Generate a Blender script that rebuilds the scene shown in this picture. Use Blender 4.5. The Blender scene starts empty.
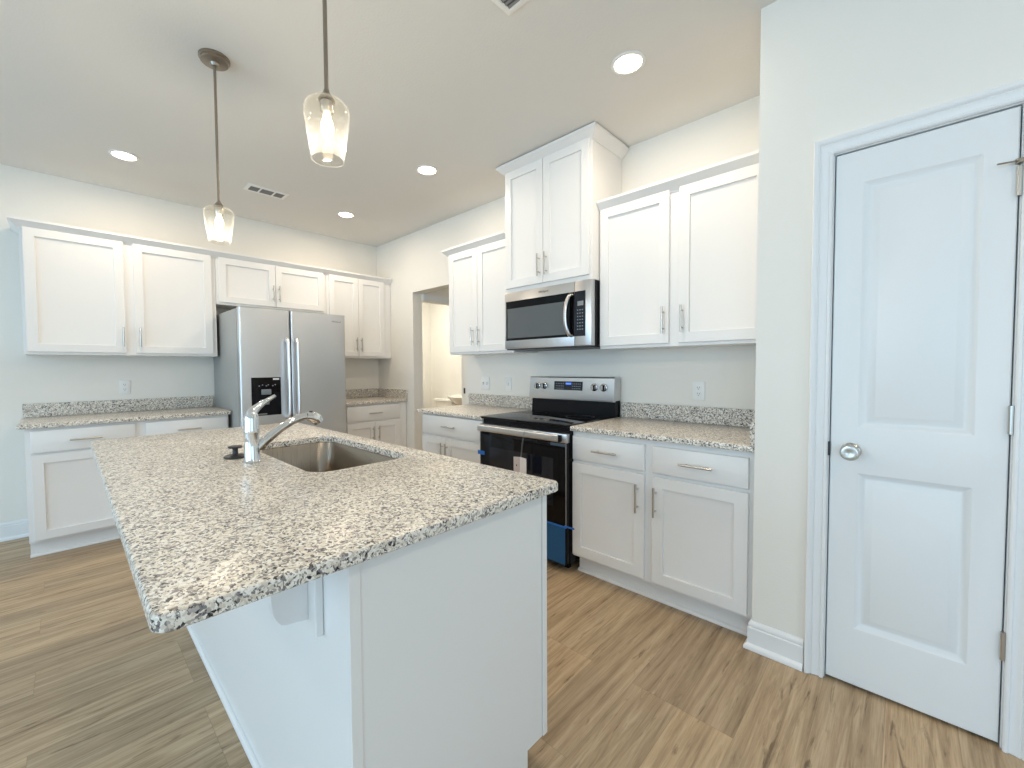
import bpy, bmesh, math, random
from mathutils import Vector, Matrix
random.seed(7)
PI = math.pi
SC = bpy.context.scene
COL = SC.collection

# ------------------------------------------------------------------ camera
cam_d = bpy.data.cameras.new('camera'); cam = bpy.data.objects.new('camera', cam_d); COL.objects.link(cam)
F_PX, PPX, PPY = 419.606, 494.515, 382.080
yaw, pitch, roll = math.radians(45.585), math.radians(-2.028), math.radians(-0.394)
f0 = Vector((-math.cos(yaw), math.sin(yaw), 0)); rt = f0.cross(Vector((0, 0, 1)))
fw = f0*math.cos(pitch) + Vector((0, 0, 1))*math.sin(pitch); up = rt.cross(fw)
rt2 = rt*math.cos(roll) + up*math.sin(roll); up2 = rt2.cross(fw)
M = Matrix((rt2, up2, -fw)).transposed().to_4x4(); M.translation = Vector((4.7607, -2.7649, 1.2631))
cam.matrix_world = M
cam_d.sensor_fit = 'HORIZONTAL'; cam_d.sensor_width = 36.0; cam_d.lens = 36.0*F_PX/1024
cam_d.shift_x = (512-PPX)/1024; cam_d.shift_y = (PPY-384)/1024; cam_d.clip_start = 0.02
SC.camera = cam

# ------------------------------------------------------------------ world, daylight, exposure
w = bpy.data.worlds.new('sky'); SC.world = w; w.use_nodes = True
bg = w.node_tree.nodes['Background']; bg.inputs[0].default_value = (0.62, 0.80, 1.0, 1); bg.inputs[1].default_value = 1.0
vs = SC.view_settings
vs.view_transform = 'Standard'; vs.look = 'None'; vs.gamma = 1.0; vs.exposure = 0.22; vs.use_curve_mapping = False

def area(name, loc, rot, sx, sy, power, color):
    d = bpy.data.lights.new(name, 'AREA'); d.shape = 'RECTANGLE'; d.size = sx; d.size_y = sy
    d.energy = power; d.color = color
    o = bpy.data.objects.new(name, d); COL.objects.link(o); o.location = loc; o.rotation_euler = rot
    return o
DAY = (0.50, 0.765, 1.0)
# daylight through the big windows behind the camera and on the left
area('daylight_south', (2.6, -6.35, 1.35), (PI/2, 0, 0), 3.4, 2.2, 74, DAY)
area('daylight_south', (6.4, -6.35, 1.35), (PI/2, 0, 0), 2.4, 2.2, 44, DAY)
area('daylight_east', (8.35, -3.4, 1.40), (PI/2, 0, PI/2), 3.0, 2.0, 16, DAY)
WARM = (1.0, 0.84, 0.66)
area('hall_light', (1.2, 0.9, 2.70), (0, 0, 0), 0.35, 0.35, 2, (1.0, 0.9, 0.75))
area('powder_room_light', (-0.25, 0.75, 2.60), (0, 0, 0), 0.5, 0.5, 20, (1.0, 0.985, 0.94))

# ------------------------------------------------------------------ materials
def mat(name, base=(.8, .8, .8), rough=.5, metal=0.0, spec=.5, emit=None, es=0):
    m = bpy.data.materials.new(name); m.use_nodes = True
    b = m.node_tree.nodes['Principled BSDF']
    b.inputs['Base Color'].default_value = (*base, 1); b.inputs['Roughness'].default_value = rough
    b.inputs['Metallic'].default_value = metal; b.inputs['Specular IOR Level'].default_value = spec
    if emit: b.inputs['Emission Color'].default_value = (*emit, 1); b.inputs['Emission Strength'].default_value = es
    return m
def N(m, t, **kw):
    n = m.node_tree.nodes.new(t)
    for k, v in kw.items(): setattr(n, k, v)
    return n
def L(m, a, b): m.node_tree.links.new(a, b)
def P(m): return m.node_tree.nodes['Principled BSDF']
def ramp(m, stops, interp='LINEAR'):
    r = N(m, 'ShaderNodeValToRGB'); cr = r.color_ramp; cr.interpolation = interp
    while len(cr.elements) < len(stops): cr.elements.new(0.5)
    for e, (p, c) in zip(cr.elements, stops): e.position = p; e.color = (*c, 1)
    return r
def painted(name, base, rough, bump=0.02, scale=220):
    m = mat(name, base, rough, spec=.35)
    tc = N(m, 'ShaderNodeTexCoord'); n = N(m, 'ShaderNodeTexNoise'); n.inputs['Scale'].default_value = scale
    L(m, tc.outputs['Object'], n.inputs['Vector'])
    b = N(m, 'ShaderNodeBump'); b.inputs['Strength'].default_value = bump; b.inputs['Distance'].default_value = .01
    L(m, n.outputs['Fac'], b.inputs['Height']); L(m, b.outputs['Normal'], P(m).inputs['Normal'])
    return m
wall_m = painted('wall_paint', (.85, .825, .765), .85, .06, 160)
ceil_m = painted('ceiling_paint', (.76, .75, .72), .95, .10, 90)
trim_m = painted('trim_paint', (.84, .85, .85), .35)
cab_m = painted('cabinet_paint', (.83, .82, .80), .32, .01)
door_m = painted('door_paint', (.82, .84, .84), .33, .03, 300)
bath_m = painted('powder_room_paint', (.86, .83, .75), .8)
steel_m = mat('brushed_steel', (.60, .60, .60), .30, 1.0)
def brushed(m, vec, s):
    tc = N(m, 'ShaderNodeTexCoord'); mp = N(m, 'ShaderNodeMapping'); mp.inputs['Scale'].default_value = vec
    n = N(m, 'ShaderNodeTexNoise'); n.inputs['Scale'].default_value = 1; n.inputs['Detail'].default_value = 3
    L(m, tc.outputs['Object'], mp.inputs['Vector']); L(m, mp.outputs['Vector'], n.inputs['Vector'])
    mr = N(m, 'ShaderNodeMapRange'); mr.inputs['To Min'].default_value = s[0]; mr.inputs['To Max'].default_value = s[1]
    L(m, n.outputs['Fac'], mr.inputs['Value']); L(m, mr.outputs['Result'], P(m).inputs['Roughness'])
    return m
brushed(steel_m, (4, 4, 500), (.24, .42))
fridge_m = brushed(mat('fridge_steel', (.64, .65, .66), .36, 1.0), (3, 3, 400), (.30, .44))
sink_m = brushed(mat('sink_steel', (.33, .285, .235), .3, 1.0), (4, 300, 4), (.22, .36))
chrome_m = mat('chrome', (.78, .79, .80), .06, 1.0)
nickel_m = mat('satin_nickel', (.56, .54, .50), .28, 1.0)
pend_m = mat('pendant_nickel', (.33, .29, .24), .32, 1.0)
blackglass_m = mat('black_glass', (.003, .003, .004), .04, spec=.22)
pull_m = mat('satin_aluminium', (.86, .86, .87), .42, 1.0)
black_m = mat('black_enamel', (.006, .006, .008), .25, spec=.18)
darkgrey_m = mat('dark_rubber', (.035, .035, .037), .45)
fside_m = mat('fridge_side_grey', (.33, .34, .33), .42)
window_m = mat('oven_window', (.105, .115, .12), .06)
display_m = mat('display_black', (.006, .008, .016), .1)
led_m = mat('display_led', (.02, .05, .3), .4, emit=(.10, .25, 1.0), es=1.0)
grey_led_m = mat('key_print', (.30, .34, .40), .5)
lcd_m = mat('lcd_grey', (.20, .23, .25), .3)
plastic_m = mat('white_plastic', (.86, .86, .84), .35)
slot_m = mat('slot_grey', (.22, .22, .22), .6)
film_m = mat('blue_film', (.010, .105, .26), .28)
tape_m = mat('blue_tape', (.02, .16, .55), .5)
paper_m = mat('tag_paper', (.83, .78, .77), .8)
card_m = mat('tag_card', (.62, .52, .49), .8)
porc_m = mat('porcelain', (.88, .85, .78), .12)
vent_dark_m = mat('vent_shadow', (.10, .10, .095), .8)
lamp_m = mat('lamp_lens', (1, .95, .85), .4, emit=(1.0, .86, .66), es=14)
bulb_m = mat('bulb_glow', (1, .9, .7), .3, emit=(1.0, .80, .50), es=9)
badge_m = mat('badge_print', (.10, .11, .12), .5)

def granite(name):
    m = mat(name, (.7, .66, .6), .28, spec=.35)
    tc = N(m, 'ShaderNodeTexCoord')
    dn = N(m, 'ShaderNodeTexNoise'); dn.inputs['Scale'].default_value = 70; dn.inputs['Detail'].default_value = 4
    L(m, tc.outputs['Object'], dn.inputs['Vector'])
    ad = N(m, 'ShaderNodeMixRGB', blend_type='ADD'); ad.inputs['Fac'].default_value = .022
    L(m, tc.outputs['Object'], ad.inputs['Color1']); L(m, dn.outputs['Color'], ad.inputs['Color2'])
    v = N(m, 'ShaderNodeTexVoronoi'); v.inputs['Scale'].default_value = 178
    L(m, ad.outputs['Color'], v.inputs['Vector'])
    sep = N(m, 'ShaderNodeSeparateColor'); L(m, v.outputs['Color'], sep.inputs['Color'])
    r1 = ramp(m, [(0, (.03, .03, .034)), (.05, (.22, .20, .19)), (.17, (.44, .40, .36)), (.32, (.67, .60, .505)), (.52, (.80, .745, .65)), (.80, (.87, .835, .77))], 'CONSTANT')
    L(m, sep.outputs['Red'], r1.inputs['Fac'])
    # larger dark clusters
    n2 = N(m, 'ShaderNodeTexNoise'); n2.inputs['Scale'].default_value = 132; n2.inputs['Detail'].default_value = 6; n2.inputs['Roughness'].default_value = .62
    L(m, tc.outputs['Object'], n2.inputs['Vector'])
    r2 = ramp(m, [(.570, (0, 0, 0)), (.598, (1, 1, 1))]); L(m, n2.outputs['Fac'], r2.inputs['Fac'])
    mx = N(m, 'ShaderNodeMixRGB'); L(m, r2.outputs['Color'], mx.inputs['Fac']); L(m, r1.outputs['Color'], mx.inputs['Color1'])
    v2 = N(m, 'ShaderNodeTexVoronoi'); v2.inputs['Scale'].default_value = 330; L(m, ad.outputs['Color'], v2.inputs['Vector'])
    s2 = N(m, 'ShaderNodeSeparateColor'); L(m, v2.outputs['Color'], s2.inputs['Color'])
    r3 = ramp(m, [(0, (.022, .023, .028)), (.45, (.13, .125, .125)), (.78, (.34, .31, .29))], 'CONSTANT'); L(m, s2.outputs['Green'], r3.inputs['Fac'])
    L(m, r3.outputs['Color'], mx.inputs['Color2'])
    L(m, mx.outputs['Color'], P(m).inputs['Base Color'])
    return m
granite_m = granite('speckled_granite')

def planks():
    m = mat('oak_planks', (.4, .3, .2), .42, spec=.4)
    tc = N(m, 'ShaderNodeTexCoord')
    sx = N(m, 'ShaderNodeSeparateXYZ'); L(m, tc.outputs['Object'], sx.inputs['Vector'])
    cb = N(m, 'ShaderNodeCombineXYZ'); L(m, sx.outputs['Y'], cb.inputs['X']); L(m, sx.outputs['X'], cb.inputs['Y'])
    def brick(c1, c2, mc, ms):
        b = N(m, 'ShaderNodeTexBrick'); b.offset = .37; b.offset_frequency = 3; b.squash = 1
        b.inputs['Color1'].default_value = (*c1, 1); b.inputs['Color2'].default_value = (*c2, 1); b.inputs['Mortar'].default_value = (*mc, 1)
        b.inputs['Scale'].default_value = 1; b.inputs['Mortar Size'].default_value = ms; b.inputs['Mortar Smooth'].default_value = .2
        b.inputs['Brick Width'].default_value = 1.22; b.inputs['Row Height'].default_value = .182
        L(m, cb.outputs['Vector'], b.inputs['Vector']); return b
    b0 = brick((0, 0, 0), (1, 1, 1), (.5, .5, .5), 0.0)
    bm_ = brick((1, 1, 1), (1, 1, 1), (0, 0, 0), .0011)
    wv = N(m, 'ShaderNodeMath', operation='MULTIPLY'); wv.inputs[1].default_value = 37
    L(m, b0.outputs['Color'], wv.inputs[0])
    def grain(scale, detail, rough, dist=0):
        mp = N(m, 'ShaderNodeMapping'); mp.inputs['Scale'].default_value = scale
        L(m, tc.outputs['Object'], mp.inputs['Vector'])
        n = N(m, 'ShaderNodeTexNoise', noise_dimensions='4D'); n.inputs['Scale'].default_value = 1; n.inputs['Detail'].default_value = detail
        n.inputs['Roughness'].default_value = rough; n.inputs['Distortion'].default_value = dist
        L(m, mp.outputs['Vector'], n.inputs['Vector']); L(m, wv.outputs[0], n.inputs['W']); return n
    g1 = grain((30, 1.5, 1), 7, .66, 1.1)      # broad cathedral streaks
    g2 = grain((210, 9, 1), 4, .65)            # fine pores
    g3 = grain((24, 2.6, 1), 5, .62, 1.6)     # dark mineral streaks and knots
    r1 = ramp(m, [(.28, (.250, .168, .096)), (.50, (.465, .340, .212)), (.72, (.63, .485, .325))])
    L(m, g1.outputs['Fac'], r1.inputs['Fac'])
    tint = N(m, 'ShaderNodeMixRGB', blend_type='MULTIPLY'); tint.inputs['Fac'].default_value = 1
    rt_ = ramp(m, [(0, (.80, .79, .78)), (.5, (1.0, .99, .97)), (1, (1.14, 1.10, 1.05))]); L(m, b0.outputs['Color'], rt_.inputs['Fac'])
    L(m, r1.outputs['Color'], tint.inputs['Color1']); L(m, rt_.outputs['Color'], tint.inputs['Color2'])
    r2 = ramp(m, [(.36, (.80, .79, .77)), (.56, (1, 1, 1))]); L(m, g2.outputs['Fac'], r2.inputs['Fac'])
    m2 = N(m, 'ShaderNodeMixRGB', blend_type='MULTIPLY'); m2.inputs['Fac'].default_value = .8
    L(m, tint.outputs['Color'], m2.inputs['Color1']); L(m, r2.outputs['Color'], m2.inputs['Color2'])
    r3 = ramp(m, [(.32, (.32, .29, .26)), (.42, (1, 1, 1))]); L(m, g3.outputs['Fac'], r3.inputs['Fac'])
    m3 = N(m, 'ShaderNodeMixRGB', blend_type='MULTIPLY'); m3.inputs['Fac'].default_value = .85
    L(m, m2.outputs['Color'], m3.inputs['Color1']); L(m, r3.outputs['Color'], m3.inputs['Color2'])
    m4 = N(m, 'ShaderNodeMixRGB', blend_type='MULTIPLY'); m4.inputs['Fac'].default_value = .22
    L(m, m3.outputs['Color'], m4.inputs['Color1']); L(m, bm_.outputs['Color'], m4.inputs['Color2'])
    L(m, m4.outputs['Color'], P(m).inputs['Base Color'])
    bp_ = N(m, 'ShaderNodeBump'); bp_.inputs['Strength'].default_value = .08; bp_.inputs['Distance'].default_value = .004
    L(m, g1.outputs['Fac'], bp_.inputs['Height']); L(m, bp_.outputs['Normal'], P(m).inputs['Normal'])
    return m
floor_m = planks()

def seeded_glass():
    m = bpy.data.materials.new('seeded_glass'); m.use_nodes = True
    nt = m.node_tree; nt.nodes.clear()
    out = N(m, 'ShaderNodeOutputMaterial'); tr = N(m, 'ShaderNodeBsdfTransparent'); tr.inputs[0].default_value = (.97, .96, .93, 1)
    gl = N(m, 'ShaderNodeBsdfGlossy'); gl.inputs['Roughness'].default_value = .05; gl.inputs[0].default_value = (1, 1, 1, 1)
    tl = N(m, 'ShaderNodeBsdfTranslucent'); tl.inputs[0].default_value = (.96, .96, .96, 1)
    lw = N(m, 'ShaderNodeLayerWeight'); lw.inputs['Blend'].default_value = .35
    tc = N(m, 'ShaderNodeTexCoord'); v = N(m, 'ShaderNodeTexVoronoi'); v.inputs['Scale'].default_value = 95
    L(m, tc.outputs['Object'], v.inputs['Vector'])
    r = ramp(m, [(.0, (.06, .06, .06)), (.22, (.004, .004, .004)), (1, (.004, .004, .004))]); L(m, v.outputs['Distance'], r.inputs['Fac'])
    mx = N(m, 'ShaderNodeMixShader'); L(m, r.outputs['Color'], mx.inputs[0]); L(m, tr.outputs[0], mx.inputs[1]); L(m, tl.outputs[0], mx.inputs[2])
    pw = N(m, 'ShaderNodeMath', operation='POWER'); pw.inputs[1].default_value = 3.0; L(m, lw.outputs['Facing'], pw.inputs[0])
    ad = N(m, 'ShaderNodeMath', operation='MULTIPLY_ADD'); ad.inputs[1].default_value = .50; ad.inputs[2].default_value = .02; L(m, pw.outputs[0], ad.inputs[0])
    tl2 = N(m, 'ShaderNodeMixShader'); tl2.inputs[0].default_value = .10; L(m, gl.outputs[0], tl2.inputs[1]); L(m, tl.outputs[0], tl2.inputs[2])
    m2 = N(m, 'ShaderNodeMixShader'); L(m, ad.outputs[0], m2.inputs[0]); L(m, mx.outputs[0], m2.inputs[1]); L(m, tl2.outputs[0], m2.inputs[2])
    L(m, m2.outputs[0], out.inputs[0])
    return m
glass_m = seeded_glass()

# ------------------------------------------------------------------ mesh helpers
def bbox_add(bm, x0, x1, y0, y1, z0, z1, bev=0.0, seg=2):
    t = bmesh.new(); bmesh.ops.create_cube(t, size=1)
    for v in t.verts: v.co = Vector(((x0+x1)/2 + v.co.x*(x1-x0), (y0+y1)/2 + v.co.y*(y1-y0), (z0+z1)/2 + v.co.z*(z1-z0)))
    if bev: bmesh.ops.bevel(t, geom=t.edges[:], offset=bev, segments=seg, affect='EDGES', profile=.5)
    merge(bm, t); return bm
def merge(bm, t, mtx=None):
    if mtx is not None: bmesh.ops.transform(t, matrix=mtx, verts=t.verts)
    me = bpy.data.meshes.new('tmp'); t.to_mesh(me); t.free(); bm.from_mesh(me); bpy.data.meshes.remove(me)
def box(x0, x1, y0, y1, z0, z1, bev=0.0, seg=2): return bbox_add(bmesh.new(), x0, x1, y0, y1, z0, z1, bev, seg)
def rings(bm, loops, cap0=True, cap1=True, closed=True):
    vs_ = [[bm.verts.new(p) for p in lp] for lp in loops]
    n = len(vs_[0])
    for a, b in zip(vs_, vs_[1:]):
        for i in range(n if closed else n-1):
            j = (i+1) % n
            try: bm.faces.new((a[i], a[j], b[j], b[i]))
            except ValueError: pass
    if cap0: bm.faces.new(list(reversed(vs_[0])))
    if cap1: bm.faces.new(vs_[-1])
    return vs_
def lathe(bm, prof, c=(0, 0, 0), n=32, cap0=True, cap1=True, axis='z'):
    def pt(r, h, a):
        if axis == 'z': return Vector((c[0]+r*math.cos(a), c[1]+r*math.sin(a), c[2]+h))
        if axis == 'y': return Vector((c[0]+r*math.cos(a), c[1]+h, c[2]+r*math.sin(a)))
        return Vector((c[0]+h, c[1]+r*math.cos(a), c[2]+r*math.sin(a)))
    rings(bm, [[pt(max(r, 1e-4), h, 2*PI*i/n) for i in range(n)] for r, h in prof], cap0, cap1); return bm
def tube(bm, pts, rad, n=12, flat=None):
    """round tube through points; rad a number or one per point; flat=(sx,sy) squashes the section"""
    pts = [Vector(p) for p in pts]; k = len(pts)
    rad = [rad]*k if not hasattr(rad, '__len__') else rad
    loops = []; prev = None
    for i, p in enumerate(pts):
        t = (pts[min(i+1, k-1)] - pts[max(i-1, 0)]).normalized()
        if prev is None:
            a = Vector((0, 0, 1)) if abs(t.z) < .9 else Vector((1, 0, 0)); u = t.cross(a).normalized()
        else: u = (prev - t*prev.dot(t)).normalized()
        prev = u; v = t.cross(u)
        sx, sy = flat or (1, 1)
        loops.append([p + u*(rad[i]*sx*math.cos(2*PI*j/n)) + v*(rad[i]*sy*math.sin(2*PI*j/n)) for j in range(n)])
    rings(bm, loops); return bm
def prism(bm, poly, axis, a0, a1):
    """extrude a 2D polygon along axis; poly coords are the other two axes in xyz order"""
    def pt(p, a):
        return Vector((a, p[0], p[1])) if axis == 'x' else Vector((p[0], a, p[1])) if axis == 'y' else Vector((p[0], p[1], a))
    rings(bm, [[pt(p, a0) for p in poly], [pt(p, a1) for p in poly]]); return bm
def sweep(bm, prof, path, nrm_up=Vector((0, 0, 1))):
    """sweep profile (out, up) along a horizontal/planar path given as list of (point, outdir) with mitred out vectors"""
    rings(bm, [[Vector(p) + Vector(o)*a + nrm_up*b for a, b in prof] for p, o in path]); return bm
def rr(x0, y0, x1, y1, r, n=8):
    out = []
    for cx, cy, a0 in ((x1-r, y1-r, 0), (x0+r, y1-r, PI/2), (x0+r, y0+r, PI), (x1-r, y0+r, 3*PI/2)):
        for i in range(n+1):
            a = a0 + PI/2*i/n; out.append((cx+r*math.cos(a), cy+r*math.sin(a)))
    return out
def smooth_path(pts, n=6):
    pts = [Vector(p) for p in pts]; out = []
    P_ = [pts[0]*2-pts[1]] + pts + [pts[-1]*2-pts[-2]]
    for i in range(1, len(P_)-2):
        for j in range(n):
            t = j/n; a, b, c, d = P_[i-1:i+3]
            out.append(.5*((2*b) + (c-a)*t + (2*a-5*b+4*c-d)*t*t + (3*b-a-3*c+d)*t**3))
    return out + [pts[-1]]
def interp(vals, n=6):
    out = []
    for a, b in zip(vals, vals[1:]): out += [a+(b-a)*j/n for j in range(n)]
    return out + [vals[-1]]
def obj(name, bm, m, parent=None, smooth=True, ang=35):
    bmesh.ops.recalc_face_normals(bm, faces=bm.faces)
    me = bpy.data.meshes.new(name); bm.to_mesh(me); bm.free(); me.materials.append(m)
    if smooth:
        me.shade_smooth(); me.set_sharp_from_angle(angle=math.radians(ang))
    o = bpy.data.objects.new(name, me); COL.objects.link(o)
    if parent: o.parent = parent
    return o
def tag(o, label, cat, group=None):
    o['label'] = label; o['category'] = cat
    if group: o['group'] = group
    return o
def thing(name, label, cat, loc=(0, 0, 0), rz=0, group=None):
    o = bpy.data.objects.new(name, None); COL.objects.link(o); o.location = loc; o.rotation_euler = (0, 0, rz); o.empty_display_size = .1
    return tag(o, label, cat, group)
def struct(name, bm, m, parent=None, smooth=False):
    o = obj(name, bm, m, parent, smooth)
    if not parent: o['kind'] = 'structure'
    return o
def copy_thing(root, label=None):
    r = root.copy(); COL.objects.link(r)
    if label: r['label'] = label
    for ch in root.children:
        c = ch.copy(); COL.objects.link(c); c.parent = r
        for g in ch.children:
            d = g.copy(); COL.objects.link(d); d.parent = c
    return r

# ------------------------------------------------------------------ the room
CEIL = 2.775
struct('floor', box(-1.3, 8.2, -6.4, 2.3, -.08, 0), floor_m)
struct('ceiling', box(-1.3, 8.2, -6.4, 2.3, CEIL, CEIL+.1), ceil_m)
struct('wall_fridge_side', box(-.12, 0, -6.3, .0, 0, CEIL), wall_m)
OX0, OX1, OZ = .768, 1.660, 2.113
bm = bmesh.new(); prism(bm, [(-.12, 0), (OX0, 0), (OX0, OZ), (OX1, OZ), (OX1, 0), (5.9, 0), (5.9, CEIL), (-.12, CEIL)], 'y', 0, .125)
struct('wall_range_side', bm, wall_m)
PX, PYF = 4.292, -.654
DX0, DX1, DZT = 4.550, 5.006, 2.074
struct('wall_pantry_return', box(PX, PX+.115, PYF+.115, -.001, 0, CEIL), wall_m)
bm = bmesh.new(); prism(bm, [(PX, 0), (DX0-.012, 0), (DX0-.012, DZT+.012), (DX1+.012, DZT+.012), (DX1+.012, 0), (8.0, 0), (8.0, CEIL), (PX, CEIL)], 'y', PYF, PYF+.115)
struct('wall_pantry_front', bm, wall_m)
# walls behind the camera, with window openings
def wall_with_holes(name, axis, a0, a1, t0, t1, holes):
    bm = bmesh.new(); cur = a0
    def b(u0, u1, z0, z1):
        if axis == 'x': bbox_add(bm, u0, u1, t0, t1, z0, z1)
        else: bbox_add(bm, t0, t1, u0, u1, z0, z1)
    for h0, h1, z0, z1 in holes:
        b(cur, h0, 0, CEIL); b(h0, h1, 0, z0); b(h0, h1, z1, CEIL); cur = h1
    b(cur, a1, 0, CEIL)
    return struct(name, bm, wall_m)
wall_with_holes('wall_south', 'x', 0, 8.0, -6.2, -6.08, [(.9, 4.3, .25, 2.45), (5.2, 7.6, .25, 2.45)])
wall_with_holes('wall_east', 'y', -6.08, PYF, 8.0, 8.12, [(-4.9, -1.9, .4, 2.4)])
def window(name, axis, u0, u1, z0, z1, t, k):
    bm = bmesh.new()
    def b(a0, a1, c0, c1, d=.05):
        if axis == 'x': bbox_add(bm, a0, a1, t-d/2, t+d/2, c0, c1)
        else: bbox_add(bm, t-d/2, t+d/2, a0, a1, c0, c1)
    fwid = .06
    b(u0, u1, z0, z0+fwid); b(u0, u1, z1-fwid, z1)
    for i in range(k+1):
        x = u0 + (u1-u0-fwid)*i/k; b(x, x+fwid, z0+fwid, z1-fwid, .046)
    struct(name, bm, trim_m)
window('window_1', 'x', .9, 4.3, .25, 2.45, -6.14, 3)
window('window_2', 'x', 5.2, 7.6, .25, 2.45, -6.14, 2)
window('window_3', 'y', -4.9, -1.9, .4, 2.4, 8.06, 3)
# hallway and powder room beyond the opening
HX = .79
bm = bmesh.new(); prism(bm, [(.126, 2.032), (.126, CEIL), (2.2, CEIL), (2.2, 0), (.795, 0), (.795, 2.032)], 'x', HX-.11, HX)
struct('wall_hall', bm, wall_m)
struct('wall_hall_end', box(HX-.11, 2.2, 2.2, 2.3, 0, CEIL), wall_m)
struct('wall_hall_right', box(2.1, 2.2, .126, 2.2, 0, CEIL), wall_m)
struct('wall_powder_room_left', box(-1.27, -1.165, .126, 1.8, 0, CEIL), bath_m)
struct('wall_powder_room_back', box(-1.165, HX-.111, 1.70, 1.8, 0, CEIL), bath_m)
struct('wall_powder_room_front', box(-1.165, -.121, .02, .125, 0, CEIL), bath_m)
# casing of the powder room door (head and right leg)
bm = bmesh.new(); prism(bm, [(.127, 2.034), (.795, 2.034), (.795, .002), (.855, .002), (.855, 2.105), (.127, 2.105)], 'x', HX+.001, HX+.016)
struct('trim_1', bm, trim_m)
sp = obj('strike_plate', box(HX-.07, HX-.04, .7915, .7955, .93, 1.0), darkgrey_m, bpy.data.objects['trim_1'])

# baseboards with a shoe moulding
def baseboard(name, p0, p1, out, h=.128):
    prof = [(0, .001), (.026, .001), (.026, .014), (.021, .022), (.013, .026), (.013, h-.030), (.009, h-.026), (.011, h-.018), (.008, h-.006), (.004, h), (0, h)]
    bm = bmesh.new(); sweep(bm, prof, [(p0, out), (p1, out)]); struct(name, bm, trim_m, smooth=True)
baseboard('baseboard_fridge_side', (.001, -6.05, 0), (.001, -2.974, 0), (1, 0, 0), .136)
bm = bmesh.new()
h = .125; prof = [(0, .001), (.026, .001), (.026, .014), (.021, .022), (.013, .026), (.013, h-.030), (.009, h-.026), (.011, h-.018), (.008, h-.006), (.004, h), (0, h)]
sweep(bm, prof, [((PX-.001, -.575, 0), (-1, 0, 0)), ((PX-.001, PYF-.001, 0), (-1, -1, 0)), ((4.481, PYF-.001, 0), (0, -1, 0))])
struct('baseboard_pantry', bm, trim_m, smooth=True)
baseboard('baseboard_pantry_right', (5.075, PYF-.001, 0), (7.98, PYF-.001, 0), (0, -1, 0), .125)

# pantry door casing, stepped profile mitred at the corners
cas = [(0, 0), (0, .010), (.004, .014), (.010, .014), (.014, .008), (.026, .010), (.036, .015), (.039, .012), (.042, .017), (.050, .024), (.058, .025), (.061, .021), (.061, 0)]
bm = bmesh.new()
xi0, xi1, zt = DX0-.004, DX1+.004, DZT+.004
y_ = PYF-.001
def casing_loop(x, z, dx, dz): return [Vector((x+dx*a, y_-b, z+dz*a)) for a, b in cas]
rings(bm, [casing_loop(xi0, .001, -1, 0), casing_loop(xi0, zt, -1, 1), casing_loop(xi1, zt, 1, 1), casing_loop(xi1, .001, 1, 0)])
struct('trim_2', bm, trim_m, smooth=True)
# jamb boards behind the slab edge
bm = bmesh.new(); prism(bm, [(DX0-.011, .001), (DX0-.0005, .001), (DX0-.0005, DZT+.0005), (DX1+.0005, DZT+.0005), (DX1+.0005, .001), (DX1+.011, .001), (DX1+.011, DZT+.011), (DX0-.011, DZT+.011)], 'y', PYF+.001, PYF+.114)
struct('trim_3', bm, trim_m)

# pantry door: one moulded slab with two sunk, raised-field panels
def moulded_door(x0, x1, z0, z1, yf, t, panels):
    bm = bmesh.new()
    bev = .003
    xs = [x0+bev, panels[0][0], panels[0][1], x1-bev]; zs = sorted([z0+bev, z1-bev] + [v for p in panels for v in p[2:4]])
    vv = {}
    def V(x, y, z):
        k = (round(x, 5), round(y, 5), round(z, 5))
        if k not in vv: vv[k] = bm.verts.new(k)
        return vv[k]
    def quad(*p): bm.faces.new([V(*q) for q in p])
    for i in range(3):
        for j in range(len(zs)-1):
            a, b, c, d = xs[i], xs[i+1], zs[j], zs[j+1]
            if i == 1 and j % 2 == 1:
                st = [(0, 0), (.003, .002), (.019, .0150), (.023, .0155), (.027, .0145), (.046, .0040), (.049, .003)]
                for (o1, d1), (o2, d2) in zip(st, st[1:]):
                    A = [(a+o1, yf+d1, c+o1), (b-o1, yf+d1, c+o1), (b-o1, yf+d1, d-o1), (a+o1, yf+d1, d-o1)]
                    B = [(a+o2, yf+d2, c+o2), (b-o2, yf+d2, c+o2), (b-o2, yf+d2, d-o2), (a+o2, yf+d2, d-o2)]
                    for k in range(4): quad(A[k], A[(k+1) % 4], B[(k+1) % 4], B[k])
                quad(*B)
            else: quad((a, yf, c), (b, yf, c), (b, yf, d), (a, yf, d))
    # eased edges and back
    o = [(x0+bev, z0+bev), (x1-bev, z0+bev), (x1-bev, z1-bev), (x0+bev, z1-bev)]; e = [(x0, z0), (x1, z0), (x1, z1), (x0, z1)]
    def side(A, ya, B, yb):
        for k in range(4):
            pa = [A[k], A[(k+1) % 4]]; pb = [B[k], B[(k+1) % 4]]
            bm.faces.new([V(pa[0][0], ya, pa[0][1]), V(pa[1][0], ya, pa[1][1]), V(pb[1][0], yb, pb[1][1]), V(pb[0][0], yb, pb[0][1])])
    side(o, yf, e, yf+bev); side(e, yf+bev, e, yf+t); quad(*[(x, yf+t, z) for x, z in e])
    bmesh.ops.remove_doubles(bm, verts=bm.verts, dist=1e-5)
    return bm
yd = PYF+.004
d1 = struct('door_1', moulded_door(DX0+.003, DX1-.003, .012, DZT-.004, yd, .035, [(4.634, 4.930, .236, .848), (4.634, 4.930, 1.020, 1.950)]), door_m, smooth=True)
bm = bmesh.new()
lathe(bm, [(.031, 0), (.031, -.003), (.026, -.008), (.013, -.012), (.011, -.030), (.016, -.036), (.0265, -.042), (.030, -.049), (.0295, -.057), (.025, -.063), (.018, -.0645), (.010, -.0625), (.0, -.0618)], (4.616, yd-.0005, .931), 28, axis='y')
obj('door_knob', bm, nickel_m, d1)
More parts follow.
